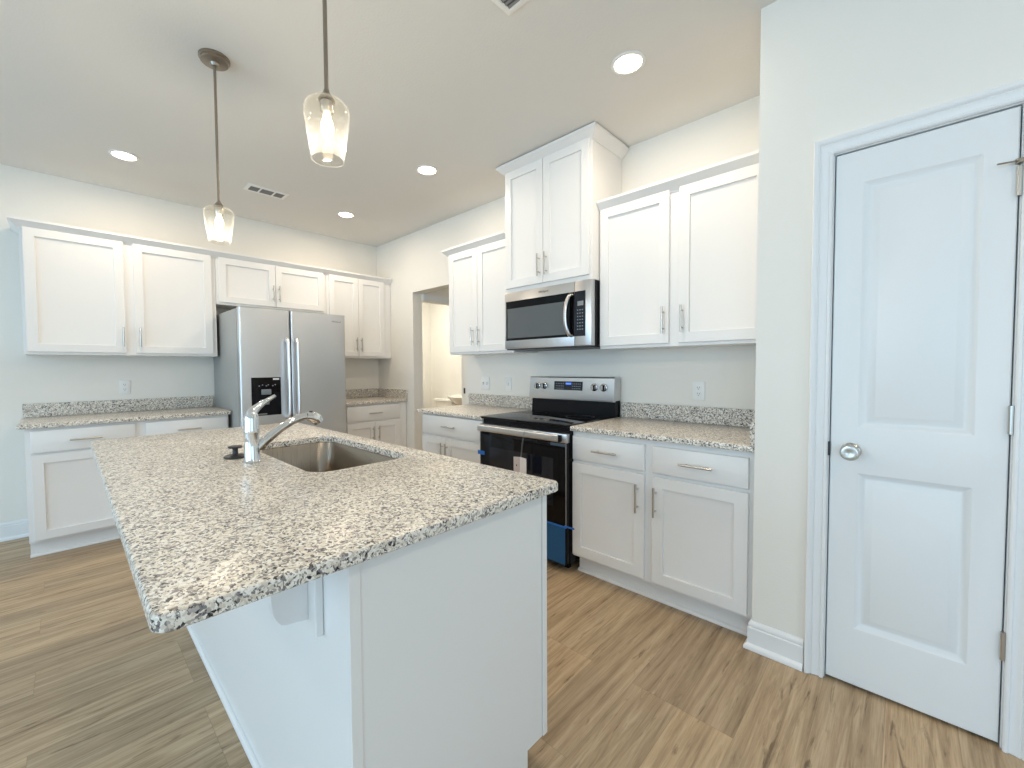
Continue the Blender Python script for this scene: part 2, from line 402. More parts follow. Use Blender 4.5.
obj('latch_plate', box(DX0-.006, DX0+.002, PYF-.004, PYF+.010, .905, .960), darkgrey_m, d1)
for z in (.345, 1.083, 1.835):
    bm = bmesh.new(); tube(bm, [(DX1-.002, PYF-.007, z-.046), (DX1-.002, PYF-.007, z+.046)], .0065, 12)
    bbox_add(bm, DX1-.006, DX1-.001, PYF-.004, PYF+.003, z-.045, z+.045)
    obj('hinge', bm, nickel_m, d1)
bm = bmesh.new()
tube(bm, [(DX1-.002, PYF-.010, 1.888), (DX1-.002, PYF-.010, 1.902)], .011, 12)
tube(bm, [(DX1-.004, PYF-.014, 1.895), (4.955, PYF-.030, 1.893)], .0028, 8)
tube(bm, [(DX1+.004, PYF-.012, 1.895), (DX1+.020, PYF-.024, 1.895)], .0045, 8)
obj('hinge_pin_stop', bm, pend_m, d1)

# ------------------------------------------------------------------ cabinets
# local frame: x along the width, y=0 the face frame, +y into the wall, z up
def shaker_bm(x0, x1, z0, z1, fr=.057, t=.019):
    bm = bmesh.new()
    def r(i, y): return [Vector((x0+i, y, z0+i)), Vector((x1-i, y, z0+i)), Vector((x1-i, y, z1-i)), Vector((x0+i, y, z1-i))]
    rings(bm, [r(0, -.0008), r(0, -t+.0015), r(.0015, -t), r(fr, -t), r(fr+.002, -t+.0105), r(fr+.006, -t+.0115)])
    return bm
def slab_bm(x0, x1, z0, z1, t=.019):
    bm = bmesh.new()
    def r(i, y): return [Vector((x0+i, y, z0+i)), Vector((x1-i, y, z0+i)), Vector((x1-i, y, z1-i)), Vector((x0+i, y, z1-i))]
    rings(bm, [r(0, -.0008), r(0, -t+.004), r(.0015, -t+.0015), r(.004, -t)]); return bm
def pull(parent, x, z, vert, ln=.155, y=-.019):
    bm = bmesh.new(); off = .030
    if vert:
        tube(bm, [(x, y-off, z-ln/2), (x, y-off, z+ln/2)], .0058, 12)
        for s in (-1, 1): tube(bm, [(x, y-.0003, z+s*ln*.31), (x, y-off, z+s*ln*.31)], .0048, 10)
    else:
        tube(bm, [(x-ln/2, y-off, z), (x+ln/2, y-off, z)], .0058, 12)
        for s in (-1, 1): tube(bm, [(x+s*ln*.31, y-.0003, z), (x+s*ln*.31, y-off, z)], .0048, 10)
    return obj('handle', bm, nickel_m, parent)
def cab_door(root, x0, x1, z0, z1, hx=None, hz=None):
    d = obj('door', shaker_bm(x0, x1, z0, z1), cab_m, root)
    if hx is not None: pull(d, hx, hz, True)
    return d
def cab_drawer(root, x0, x1, z0, z1, ln=.155):
    d = obj('drawer', slab_bm(x0, x1, z0, z1), cab_m, root); pull(d, (x0+x1)/2, (z0+z1)/2, False, ln); return d
def upper(label, loc, rz, w, h, depth, doors, name='wall_cabinet', group=None):
    r = thing(name, label, 'cabinet', loc, rz, group)
    bm = bmesh.new(); bbox_add(bm, 0, w, 0, depth, .0, h, .001, 1)
    obj('cabinet_body', bm, cab_m, r)
    for d in doors: cab_door(r, *d)
    return r
def base(label, loc, rz, w, depth, doors, drawers, toe0=0.0, toe1=None, name='base_cabinet'):
    r = thing(name, label, 'cabinet', loc, rz)
    toe1 = w if toe1 is None else toe1
    obj('cabinet_body', box(0, w, 0, depth, .105, .876, .001, 1), cab_m, r)
    bm = bmesh.new(); bbox_add(bm, toe0+.002, toe1-.002, .049, depth-.002, .001, .1045)
    prism(bm, [(.0488, .001), (.031, .001), (.031, .008), (.036, .015), (.0488, .019)], 'x', toe0, toe1)
    obj('toe_kick', bm, cab_m, r)
    for d in doors: cab_door(r, *d)
    for d in drawers: cab_drawer(r, *d)
    return r
R90 = PI/2
UB = 1.378; UH = .902
# --- fridge wall uppers: local x -> world y, front faces +x
y0 = -2.968
upper('white two-door wall cabinet left of the fridge, above the long granite counter', (.306, y0, UB), R90, 1.168, UH, .303,
      [(-2.952-y0, -2.421-y0, .019, .895, -2.437-y0, .145), (-2.362-y0, -1.832-y0, .019, .895, -2.335-y0, .145)])
y0 = -1.797
upper('short white two-door wall cabinet directly above the refrigerator', (.306, y0, 1.850), R90, 1.006, .430, .303,
      [(-1.776-y0, -1.300-y0, .020, .423, -1.325-y0, .145), (-1.2965-y0, -.822-y0, .020, .423, -1.270-y0, .145)])
y0 = -.788
upper('narrow white two-door wall cabinet between fridge and the room corner', (.306, y0, UB), R90, .784, UH, .303,
      [(-.761-y0, -.4285-y0, .019, .895, -.461-y0, .151), (-.425-y0, -.098-y0, .019, .895, -.404-y0, .151)])
# --- range wall uppers
x0 = 1.776
upper('white two-door wall cabinet between the hall opening and the microwave', (x0, -.296, UB), 0, .786, UH, .293,
      [(1.789-x0, 2.1605-x0, .019, .895, 2.110-x0, .151), (2.164-x0, 2.550-x0, .019, .895, 2.183-x0, .151)])
x0 = 2.5665
upper('tall deep white two-door wall cabinet over the microwave, reaching the ceiling', (x0, -.391, 1.826), 0, .7495, .894, .388,
      [(2.577-x0, 2.932-x0, .028, .887, 2.903-x0, .152), (2.9355-x0, 3.302-x0, .028, .887, 2.966-x0, .152)])
x0 = 3.319
upper('white two-door wall cabinet between the microwave and the pantry wall', (x0, -.296, UB), 0, .970, UH, .293,
      [(3.327-x0, 3.773-x0, .019, .895, 3.746-x0, .151), (3.829-x0, 4.266-x0, .019, .895, 3.852-x0, .151)])
# --- bases
x0 = 3.320
base('white base cabinet between range and pantry wall, two drawers over two doors', (x0, -.611, 0), 0, .969, .606,
     [(3.326-x0, 3.777-x0, .121, .685, 3.743-x0, .557), (3.820-x0, 4.265-x0, .121, .685, 3.841-x0, .556)],
     [(3.326-x0, 3.777-x0, .703, .845), (3.820-x0, 4.265-x0, .703, .845)], .012)
x0 = 1.783
base('white base cabinet left of the range beside the hall opening', (x0, -.611, 0), 0, .774, .606,
     [(1.792-x0, 2.106-x0, .121, .690, 2.081-x0, .575), (2.110-x0, 2.543-x0, .121, .690, 2.135-x0, .575)],
     [(1.792-x0, 2.543-x0, .706, .868)])
y0 = -2.970
base('long white base cabinet left of the fridge, two drawers over two doors', (.611, y0, 0), R90, 1.169, .606,
     [(-2.945-y0, -2.411-y0, .121, .695, -2.440-y0, .575), (-2.350-y0, -1.812-y0, .121, .695, -2.320-y0, .575)],
     [(-2.945-y0, -2.411-y0, .708, .858, .165), (-2.350-y0, -1.812-y0, .708, .858, .155)])
y0 = -.798
base('small white base cabinet in the corner right of the fridge', (.611, y0, 0), R90, .793, .606,
     [(-.737-y0, -.4165-y0, .121, .676, -.447-y0, .555), (-.413-y0, -.100-y0, .121, .676, -.378-y0, .555)],
     [(-.737-y0, -.100-y0, .695, .856)])

# --- crown mouldings (profile: out, up) with mitred returns
CR = [(0, -.010), (.004, -.010), (.006, -.002), (.016, .006), (.034, .024), (.046, .038), (.050, .041), (.052, .052), (.052, .056), (0, .056)]
def crown(label, z, path, name='crown_molding'):
    bm = bmesh.new(); sweep(bm, CR, [((p[0], p[1], z), o) for p, o in path]); return tag(obj(name, bm, cab_m, None, True, 25), label, 'crown molding')
ZC = UB+UH-.012
e = .0006
crown('long white crown molding topping the cabinets along the fridge wall', ZC, [((.004, -2.968-e), (0, -1, 0)), ((.306+e, -2.968-e), (1, -1, 0)), ((.306+e, -.004), (1, 0, 0))])
crown('short white crown molding on the cabinet beside the hall opening', ZC, [((1.776-e, -.004), (-1, 0, 0)), ((1.776-e, -.296-e), (-1, -1, 0)), ((2.512, -.296-e), (0, -1, 0))])
crown('white crown molding at the ceiling around the tall microwave cabinet', 2.712, [((2.5665-e, -.004), (-1, 0, 0)), ((2.5665-e, -.391-e), (-1, -1, 0)), ((3.316+e, -.391-e), (1, -1, 0)), ((3.316+e, -.004), (1, 0, 0))])
crown('white crown molding on the cabinet beside the pantry wall', ZC, [((3.3185, -.296-e), (0, -1, 0)), ((4.290, -.296-e), (0, -1, 0))])

# ------------------------------------------------------------------ granite counters
ZT, ZB = .906, .8775
def eased(x0, y0, x1, y1, r, zt, zb, n=8):
    def lp(i, z): return [Vector((x, y, z)) for x, y in rr(x0+i, y0+i, x1-i, y1-i, max(r-i, .001), n)]
    return [lp(.003, zb), lp(0, zb+.003), lp(0, zt-.007), lp(.0012, zt-.003), lp(.0035, zt-.0008), lp(.007, zt)]
def counter(label, slab, splashes):
    r = thing('countertop', label, 'countertop')
    bm = bmesh.new(); rings(bm, eased(*slab, ZT, ZB)); obj('slab', bm, granite_m, r)
    for nm, (a, b, c, d) in splashes:
        obj(nm, box(a, b, c, d, ZT+.0004, 1.009, .002, 1), granite_m, r)
    return r
counter('speckled granite counter with backsplash between range and pantry wall', (3.320, -.649, 4.2905, -.002, .004),
        [('backsplash', (3.322, 4.2895, -.021, -.0015)), ('side_splash', (4.2695, 4.2895, -.640, -.0215))])
counter('small speckled granite counter between hall opening and range', (1.738, -.649, 2.5585, -.002, .006),
        [('backsplash', (1.714, 2.5575, -.021, -.0015))])
counter('long speckled granite counter with backsplash left of the fridge', (.002, -3.004, .647, -1.784, .014),
        [('backsplash', (.0015, .021, -3.002, -1.786))])
counter('small corner granite counter with two splashes right of the fridge', (.002, -.800, .647, -.002, .004),
        [('backsplash', (.0015, .021, -.798, -.0015)), ('side_splash', (.0215, .645, -.021, -.0015))])

# ------------------------------------------------------------------ island
isl = thing('kitchen_island', 'large white kitchen island cabinet under the granite slab with sink', 'kitchen island')
IX0, IX1, IY0, IY1 = 1.900, 3.962, -2.376, -1.718
bm = bmesh.new()
prism(bm, [(IY0+.026, .001), (IY1-.096, .001), (IY1-.096, .1), (IY1-.001, .1), (IY1-.001, .62), (IY0+.026, .62)], 'x', IX0, IX1-.020)
bbox_add(bm, IX0, 2.50, IY0+.026, IY1-.001, .62, .8765)
bbox_add(bm, 3.42, IX1-.020, IY0+.026, IY1-.001, .62, .8765)
bbox_add(bm, 2.50, 3.42, IY0+.026, -2.25, .62, .8765); bbox_add(bm, 2.50, 3.42, -1.76, IY1-.001, .62, .8765)
obj('cabinet_body', bm, cab_m, isl, False)
obj('back_panel', box(IX0, IX1, IY0, IY0+.0255, .001, .8765, .001, 1), cab_m, isl)
bm = bmesh.new(); prism(bm, [(IY0+.0258, .001), (IY1-.095, .001), (IY1-.095, .091), (IY1-.024, .091), (IY1-.024, .8765), (IY0+.0258, .8765)], 'x', IX1-.0195, IX1-.0035)
obj('end_panel', bm, cab_m, isl, False)
bm = bmesh.new(); bbox_add(bm, IX1-.0195, IX1, IY1-.0215, IY1, .091, .8765, .001, 1)
obj('face_frame_edge', bm, cab_m, isl)
bm = bmesh.new(); sweep(bm, [(0, .001), (.013, .001), (.013, .010), (.010, .017), (.006, .020), (0, .021)], [((IX0, IY0-.0005, 0), (0, -1, 0)), ((IX1-.002, IY0-.0005, 0), (0, -1, 0))])
obj('shoe_molding', bm, cab_m, isl)
for a, b in ((1.92, 2.40), (2.42, 2.94), (2.95, 3.47), (3.49, 3.94)):   # doors on the working side
    d = obj('door', shaker_bm(-b, -a, .121, .845), cab_m, isl); d.rotation_euler = (0, 0, PI); d.location = (0, IY1, 0)
# T-shaped corbel under the overhang
cor = obj('corbel', box(3.742, 3.839, IY0-.019, IY0-.0005, .664, .876, .002, 1), cab_m, isl)
prof = [(IY0-.0195, .692)]
for i in range(11):
    a = PI/2*i/10; prof.append((IY0-.0195-.045-.031*math.sin(a), .765-.066*math.cos(a)))
prof[1:1] = [(IY0-.0195-.018, .695)]
prof += [(IY0-.098, .800), (IY0-.106, .832), (IY0-.122, .858), (IY0-.150, .876), (IY0-.0195, .876)]
bm = bmesh.new(); prism(bm, prof, 'x', 3.776, 3.799); obj('bracket', bm, cab_m, cor, True, 40)

ct = thing('countertop', 'large speckled granite island countertop with cut-out for the sink', 'countertop')
SX0, SX1, SY0, SY1 = 2.570, 3.338, -2.188, -1.792
bm = bmesh.new()
out_ = rings(bm, eased(1.825, -2.690, 4.000, -1.694, .026, ZT, ZB), False, False)
def hl(i, z): return [Vector((x, y, z)) for x, y in rr(SX0-i, SY0-i, SX1+i, SY1+i, .075+i, 8)]
in_ = rings(bm, [hl(0, ZB), hl(0, ZT-.004), hl(.0012, ZT-.0012), hl(.004, ZT)], False, False)
def fill(a, b):
    es = []
    for lp in (a, b):
        for i in range(len(lp)):
            e_ = bm.edges.get((lp[i], lp[(i+1) % len(lp)])); es.append(e_)
    bmesh.ops.triangle_fill(bm, edges=es, use_beauty=True)
fill(out_[-1], in_[-1]); fill(out_[0], in_[0])
obj('slab', bm, granite_m, ct, True, 30)

sink = thing('kitchen_sink', 'stainless undermount sink set in the granite island', 'sink')
def sl(i, z, r): return [Vector((x, y, z)) for x, y in rr(SX0+i, SY0+i, SX1-i, SY1-i, r, 10)]
bm = bmesh.new(); zr = ZB-.0006
rings(bm, [sl(-.022, zr, .090), sl(-.004, zr, .078), sl(0, zr-.004, .075), sl(.008, zr-.16, .070), sl(.016, zr-.185, .064), sl(.040, zr-.198, .05), sl(.075, zr-.201, .04)], False, True)
o = obj('bowl', bm, sink_m, sink, True, 50)
so = o.modifiers.new('thickness', 'SOLIDIFY'); so.thickness = .0015; so.offset = -1
bm = bmesh.new(); lathe(bm, [(.045, 0), (.045, .002), (.040, .003), (.036, .001), (.0, .001)], (2.955, -1.99, zr-.2005), 28); obj('drain', bm, chrome_m, sink)

fx, fy = 2.975, -2.274
fau = thing('kitchen_faucet', 'chrome single-lever pull-out faucet standing behind the island sink', 'faucet', (fx, fy, ZT+.0005))
bm = bmesh.new(); lathe(bm, [(.034, 0), (.034, .003), (.029, .006), (.027, .010), (.0265, .11), (.027, .112), (.027, .128), (.0265, .130), (.026, .165), (.023, .182), (.015, .193), (.0, .196)], (0, 0, 0), 32)
obj('faucet_body', bm, chrome_m, fau)
bm = bmesh.new(); pts = smooth_path([(0, -.008, .160), (0, .002, .188), (0, .022, .208), (0, .050, .228), (0, .088, .250)], 6)
tube(bm, pts, interp([.020, .020, .0145, .010, .0065], 6), 14, (1.0, .75)); obj('lever', bm, chrome_m, fau)
bm = bmesh.new(); pts = smooth_path([(0, .016, .048), (0, .050, .079), (0, .100, .115), (0, .148, .142), (0, .184, .154), (0, .206, .156)], 6)
tube(bm, pts, interp([.021, .019, .0165, .0155, .0155, .016], 6), 16); obj('spout', bm, chrome_m, fau)
bm = bmesh.new(); pts = smooth_path([(0, .2065, .156), (0, .228, .153), (0, .247, .143), (0, .258, .128)], 6)
tube(bm, pts, interp([.0185, .022, .023, .020], 6), 16); obj('spray_head', bm, chrome_m, fau)
bm = bmesh.new(); lathe(bm, [(.008, 0), (.008, .002), (.0, .003)], (0, .226, .1755), 12); obj('spray_button', bm, darkgrey_m, fau)

bm = bmesh.new(); lathe(bm, [(.039, 0), (.041, .002), (.041, .006), (.034, .010), (.012, .013), (.010, .016), (.010, .034), (.013, .037), (.025, .039), (.026, .043), (.023, .046), (.0, .047)], (0, 0, 0), 32)
o = obj('drain_stopper', bm, darkgrey_m); o.location = (2.833, -2.296, ZT+.0005); tag(o, 'black rubber sink stopper lying on the island beside the faucet', 'sink stopper')

# ------------------------------------------------------------------ refrigerator
FY0, FY1, FYM = -1.774, -.866, -1.372
fr = thing('refrigerator', 'stainless side-by-side refrigerator with black dispenser between the cabinets', 'refrigerator', (.02, FY0, 0))
def frl(bm, x0, x1, y0_, y1_, z0, z1, b=0.0, s=2): return bbox_add(bm, x0-.02, x1-.02, y0_-FY0, y1_-FY0, z0, z1, b, s)
bm = bmesh.new(); frl(bm, .03, .818, FY0, FY1, .03, 1.765, .004); obj('cabinet_body', bm, fside_m, fr)
bm = bmesh.new(); frl(bm, .05, .80, FY0+.02, FY1-.02, .001, .0295); obj('base_grille', bm, black_m, fr)
def fdoor(nm, a, b):
    bm = bmesh.new()
    loops = [[Vector((x-.02, y-FY0, z)) for x, y in rr(.823, a, .888, b, .014, 5)] for z in (.06, 1.770)]
    rings(bm, loops); return obj(nm, bm, fridge_m, fr)
fz = fdoor('freezer_door', FY0+.001, FYM-.004); rf = fdoor('fridge_door', FYM+.004, FY1-.001)
for par, yc in ((fz, -1.411), (rf, -1.333)):
    bm = bmesh.new()
    pts = smooth_path([(.889, yc, 1.515), (.925, yc, 1.500), (.940, yc, 1.44), (.944, yc, 1.2), (.940, yc, .93), (.925, yc, .855), (.889, yc, .840)], 6)
    tube(bm, [(p.x-.02, p.y-FY0, p.z) for p in pts], .0165, 14, (.75, 1.15)); obj('handle', bm, pull_m, par)
dis = obj('dispenser', bmesh.new(), black_m, fr)
bm = bmesh.new(); frl(bm, .8885, .8925, -1.694, -1.464, .868, 1.190, .0015)
me = dis.data; bm.to_mesh(me); bm.free()
bm = bmesh.new(); frl(bm, .8928, .8940, -1.690, -1.468, 1.060, 1.186); obj('control_panel', bm, blackglass_m, dis)
bm = bmesh.new(); frl(bm, .8928, .9050, -1.622, -1.545, 1.045, 1.090, .004); obj('spout_housing', bm, lcd_m, dis)
bm = bmesh.new(); frl(bm, .8928, .9000, -1.630, -1.560, .960, 1.005, .003); obj('paddle', bm, lcd_m, dis)
bm = bmesh.new(); frl(bm, .8942, .8946, -1.527, -1.478, 1.168, 1.182); obj('sticker', bm, plastic_m, dis)
bm = bmesh.new(); frl(bm, .8928, .8990, -1.668, -1.580, .876, .886); obj('drip_tray', bm, slot_m, dis)
bm = bmesh.new()
for k, yy in enumerate((-1.64, -1.615, -1.585, -1.57, -1.535, -1.515)): frl(bm, .8941, .8944, yy, yy+.010, 1.115+.008*(k % 2), 1.123+.008*(k % 2))
o = obj('key_icons', bm, grey_led_m, dis); o['kind'] = 'stuff'
def text_mesh(nm, s, size, m, parent, mtx):
    cu = bpy.data.curves.new(nm, 'FONT'); cu.body = s; cu.size = size; cu.align_x = 'CENTER'; cu.extrude = .0004; cu.resolution_u = 2
    t = bpy.data.objects.new('tmp_text', cu); COL.objects.link(t)
    dg = bpy.context.evaluated_depsgraph_get(); me = bpy.data.meshes.new_from_object(t.evaluated_get(dg))
    bpy.data.objects.remove(t); bpy.data.curves.remove(cu)
    me.transform(mtx); me.materials.clear(); me.materials.append(m)
    o = bpy.data.objects.new(nm, me); COL.objects.link(o); o.parent = parent; return o
FACE_X = Matrix(((0, 0, 1, 0), (1, 0, 0, 0), (0, 1, 0, 0), (0, 0, 0, 1)))     # text facing +x
FACE_Y = Matrix(((1, 0, 0, 0), (0, 0, -1, 0), (0, 1, 0, 0), (0, 0, 0, 1)))    # text facing -y
text_mesh('logo', 'Whirlpool', .021, badge_m, rf, Matrix.Translation((.8688, -.955-FY0, 1.697)) @ FACE_X)

# ------------------------------------------------------------------ microwave
mw = thing('microwave_oven', 'stainless over-the-range microwave with dark glass door under the tall cabinet', 'microwave', (2.5575, 0, 1.392))
mx0 = 2.5575; mz0 = 1.392
def ml(bm, x0, x1, y0_, y1_, z0, z1, b=0.0, s=2): return bbox_add(bm, x0-mx0, x1-mx0, y0_, y1_, z0-mz0, z1-mz0, b, s)
bm = bmesh.new(); ml(bm, 2.5585, 3.3155, -.352, -.003, 1.400, 1.8245, .002); obj('cabinet_body', bm, black_m, mw)
bm = bmesh.new(); ml(bm, 2.575, 3.30, -.395, -.02, 1.392, 1.3995, .002); obj('underside_vent', bm, darkgrey_m, mw)
XD = 3.189
bm = bmesh.new(); ml(bm, 2.5585, XD-.001, -.400, -.3525, 1.400, 1.8245, .004); dr = obj('door', bm, steel_m, mw)
bm = bmesh.new(); ml(bm, 2.574, XD-.001, -.4025, -.4003, 1.463, 1.757, .001, 1); obj('door_glass', bm, blackglass_m, dr)
bm = bmesh.new(); ml(bm, 2.590, 3.122, -.4035, -.4027, 1.480, 1.702); obj('window', bm, window_m, dr)
bm = bmesh.new(); pts = smooth_path([(3.168, -.403, 1.738), (3.160, -.425, 1.728), (3.146, -.440, 1.67), (3.141, -.444, 1.60), (3.146, -.440, 1.53), (3.160, -.425, 1.478), (3.168, -.403, 1.468)], 6)
tube(bm, [(p.x-mx0, p.y, p.z-mz0) for p in pts], .019, 14, (.9, .5)); obj('handle', bm, steel_m, dr)
bm = bmesh.new(); ml(bm, XD+.001, 3.3155, -.400, -.3525, 1.400, 1.8245, .004); cp = obj('control_panel', bm, steel_m, mw)
bm = bmesh.new(); ml(bm, XD+.001, 3.272, -.4025, -.4003, 1.463, 1.757, .001, 1); obj('keypad', bm, display_m, cp)
bm = bmesh.new(); ml(bm, 3.213, 3.258, -.4033, -.4027, 1.662, 1.692); obj('display', bm, lcd_m, cp)
bm = bmesh.new()
for r_ in range(7):
    for c_ in range(3): ml(bm, 3.211+c_*.018, 3.219+c_*.018, -.4032, -.4027, 1.505+r_*.021, 1.511+r_*.021)
o = obj('key_prints', bm, grey_led_m, cp); o['kind'] = 'stuff'
text_mesh('logo', 'Whirlpool', .021, badge_m, dr, Matrix.Translation((2.93-mx0, -.4007, 1.787-mz0)) @ FACE_Y)

# ------------------------------------------------------------------ range
rg = thing('electric_range', 'freestanding electric range with black glass cooktop under the microwave', 'range', (2.5615, 0, 0))
rx0 = 2.5615; RW = .7555
def rl(bm, x0, x1, y0_, y1_, z0, z1, b=0.0, s=2): return bbox_add(bm, x0-rx0, x1-rx0, y0_, y1_, z0, z1, b, s)
X0, X1 = rx0, rx0+RW
bm = bmesh.new(); rl(bm, X0, X1, -.640, -.012, .055, .895, .002, 1)
for sx in (X0+.04, X1-.07): 
    for sy in (-.60, -.10): rl(bm, sx, sx+.03, sy, sy+.03, .001, .0545)
obj('range_body', bm, black_m, rg)
bm = bmesh.new()
loops = [[Vector((x-rx0, y, z)) for x, y in rr(X0-.0005, -.672, X1+.0005, -.088, .012, 5)] for z in (.8955, .908)]
loops.append([Vector((x-rx0, y, .911)) for x, y in rr(X0+.004, -.668, X1-.004, -.091, .010, 5)])
rings(bm, loops); ckt = obj('cooktop', bm, blackglass_m, rg)
for (cx_, cy_, r_) in ((2.745, -.52, .10), (3.13, -.52, .075), (2.745, -.24, .075), (3.13, -.24, .10)):
    bm = bmesh.new(); lathe(bm, [(r_, 0), (r_, .0003), (r_-.003, .0003), (r_-.003, 0)], (cx_-rx0, cy_, .9112), 48, False, False); obj('burner_ring', bm, darkgrey_m, ckt)
# backguard: black riser with a tilted stainless console
bm = bmesh.new(); prism(bm, [(-.085, .8955), (-.078, 1.02), (-.012, 1.02), (-.012, .8955)], 'x', .004, RW-.004); obj('backguard_riser', bm, black_m, rg)
bm = bmesh.new(); prism(bm, [(-.112, 1.012), (-.114, 1.020), (-.098, 1.178), (-.090, 1.186), (-.006, 1.186), (-.006, 1.0205), (-.080, 1.0205), (-.088, 1.010)], 'x', 0.0, RW); bg_ = obj('backguard', bm, steel_m, rg, True, 20)
def bgy(z): return -.114 + (z-1.020)*(.016/.158)
kn = mat('knob_steel', (.45, .45, .45), .25, 1.0)
for kx in (2.640, 2.709, 3.160, 3.236):
    z = 1.112; bm = bmesh.new()
    lathe(bm, [(.027, -.0005), (.027, -.003), (.021, -.005), (.020, -.022), (.017, -.025), (0, -.025)], (kx-rx0, bgy(z), z), 28, axis='y')
    k_ = obj('knob', bm, kn, bg_)
    bm = bmesh.new(); lathe(bm, [(.029, -.0003), (.029, -.0012), (.0275, -.0014), (.0275, -.0003)], (kx-rx0, bgy(z)-.0005, z), 28, False, False, axis='y')
    bbox_add(bm, kx-rx0+.006, kx-rx0+.019, bgy(z)-.0268, bgy(z)-.0252, z-.018, z+.018)
    obj('knob_grip', bm, black_m, bg_)
bm = bmesh.new(); prism(bm, [(bgy(1.088)-.0008, 1.086), (bgy(1.152)-.0008, 1.152), (bgy(1.152)-.004, 1.152), (bgy(1.088)-.004, 1.086)], 'x', 2.808-rx0, 3.062-rx0); obj('display', bm, display_m, bg_)
bm = bmesh.new()
rl(bm, 2.915, 2.965, bgy(1.135)-.0046, bgy(1.135)-.0041, 1.128, 1.142); obj('clock', bm, led_m, bg_)
bm = bmesh.new()
for i in range(5):
    for j in range(3):
        for xx in (2.825, 2.975):
            rl(bm, xx+i*.016, xx+i*.016+.007, bgy(1.1+j*.018)-.0046, bgy(1.1+j*.018)-.0041, 1.096+j*.018, 1.101+j*.018)
o = obj('key_prints', bm, grey_led_m, bg_); o['kind'] = 'stuff'
# oven door
bm = bmesh.new(); rl(bm, X0+.002, X1-.002, -.676, -.6405, .294, .800, .003); od = obj('oven_door', bm, blackglass_m, rg)
bm = bmesh.new(); rl(bm, X0+.002, X1-.002, -.676, -.6405, .801, .857, .003); obj('door_top_rail', bm, steel_m, od)
for a in (X0+.002, X1-.0085):
    bm = bmesh.new(); rl(bm, a, a+.0065, -.6775, -.6763, .297, .800); obj('edge_strip', bm, slot_m, od)
bm = bmesh.new(); rl(bm, X0+.10, X1-.10, -.6768, -.6763, .40, .70); obj('window', bm, display_m, od)
bm = bmesh.new()
loops = []
for xx in (X0+.004, X1-.046): loops.append([Vector((xx-rx0, y, z)) for y, z in rr(-.705, .806, -.681, .852, .011, 5)])
rings(bm, loops); obj('handle', bm, steel_m, od)
bm = bmesh.new(); rl(bm, X1-.0455, X1-.034, -.703, -.6763, .808, .850, .003); obj('handle_bracket', bm, black_m, od)
for a in (X0+.02, X1-.08):
    bm = bmesh.new(); rl(bm, a, a+.02, -.6812, -.6763, .815, .845); obj('handle_post', bm, steel_m, od)
bm = bmesh.new(); rl(bm, X0+.003, X1-.003, -.668, -.6405, .060, .288, .003); sd = obj('storage_drawer', bm, black_m, rg)
bm = bmesh.new(); rl(bm, X0+.004, 3.300, -.6705, -.6685, .052, .290); obj('protective_film', bm, film_m, sd)
bm = bmesh.new(); rl(bm, 3.150, 3.3165, -.6795, -.678, .284, .296); rl(bm, 3.3, 3.372, -.678, -.6772, .291, .302)
obj('tape_strip', bm, tape_m, sd)
bm = bmesh.new(); bbox_add(bm, 2.542-rx0, 2.612-rx0, -.6795, -.678, .634, .662); obj('tape_strip', bm, tape_m, od)
# hang tag on the oven handle
ht = thing('hang_tag', 'folded white paper tag hanging on a string from the oven handle', 'tag', (3.012, -.745, .682))
bm = bmesh.new(); prism(bm, [(-.060, -.002), (-.020, .018), (-.0185, .0165), (-.058, -.0035)], 'z', -.110, 0); obj('tag_back', bm, card_m, ht)
bm = bmesh.new(); prism(bm, [(-.012, .006), (.055, -.010), (.0545, -.0115), (-.0125, .0045)], 'z', -.125, .004); obj('tag_front', bm, paper_m, ht)
bm = bmesh.new(); lathe(bm, [(.006, 0), (.006, -.0006), (0, -.0006)], (-.042, .0045, -.055), 14, axis='y'); obj('tag_hole', bm, black_m, ht)
bm = bmesh.new(); tube(bm, [(-.005, .010, .002), (.004, .014, .08), (.002, .036, .170), (-.002, .036, .170), (-.004, .014, .08), (-.009, .010, .002)], .0009, 6); obj('string', bm, slot_m, ht)

# ------------------------------------------------------------------ outlets and switch plates
def plate_bm(w_, h_, t=.006):
    bm = bmesh.new(); bbox_add(bm, -w_/2, w_/2, -t, -.0006, -h_/2, h_/2, .002); return bm
def outlet(label, loc, rz, cat='outlet', w_=.072, gangs=('outlet',), name='wall_outlet'):
    r = thing(name, label, cat, loc, rz); obj('cover_plate', plate_bm(w_, .117), plastic_m, r)
    for i, g in enumerate(gangs):
        cx_ = (i-(len(gangs)-1)/2)*.046
        if g == 'outlet':
            for s in (-1, 1):
                bm = bmesh.new()
                loops = [[Vector((cx_+x, y, s*.0195+z)) for x, z in rr(-.0165, -.014, .0165, .014, .010, 5)] for y in (-.0061, -.0085)]
                rings(bm, loops); sk = obj('socket', bm, plastic_m, r)
                bm = bmesh.new()
                for xx in (-.0065, .0065): bbox_add(bm, cx_+xx-.0013, cx_+xx+.0013, -.0093, -.0086, s*.0195-.001, s*.0195+.008)
                lathe(bm, [(.0028, -.0086), (.0028, -.0093), (0, -.0093)], (cx_, 0, s*.0195-.007), 10, axis='y')
                obj('slots', bm, slot_m, sk)
        else:
            bm = bmesh.new(); bbox_add(bm, cx_-.006, cx_+.006, -.0065, -.0061, -.012, .012); fr_ = obj('switch_frame', bm, slot_m, r)
            bm = bmesh.new(); prism(bm, [(-.0066, -.009), (-.0066, .009), (-.016, .012), (-.017, .006)], 'x', cx_-.004, cx_+.004); obj('toggle', bm, plastic_m, r)
    return r
outlet('white wall outlet above the granite counter left of the fridge', (0, -2.418, 1.115), R90)
outlet('white wall outlet above the counter between range and pantry', (3.840, 0, 1.106), 0)
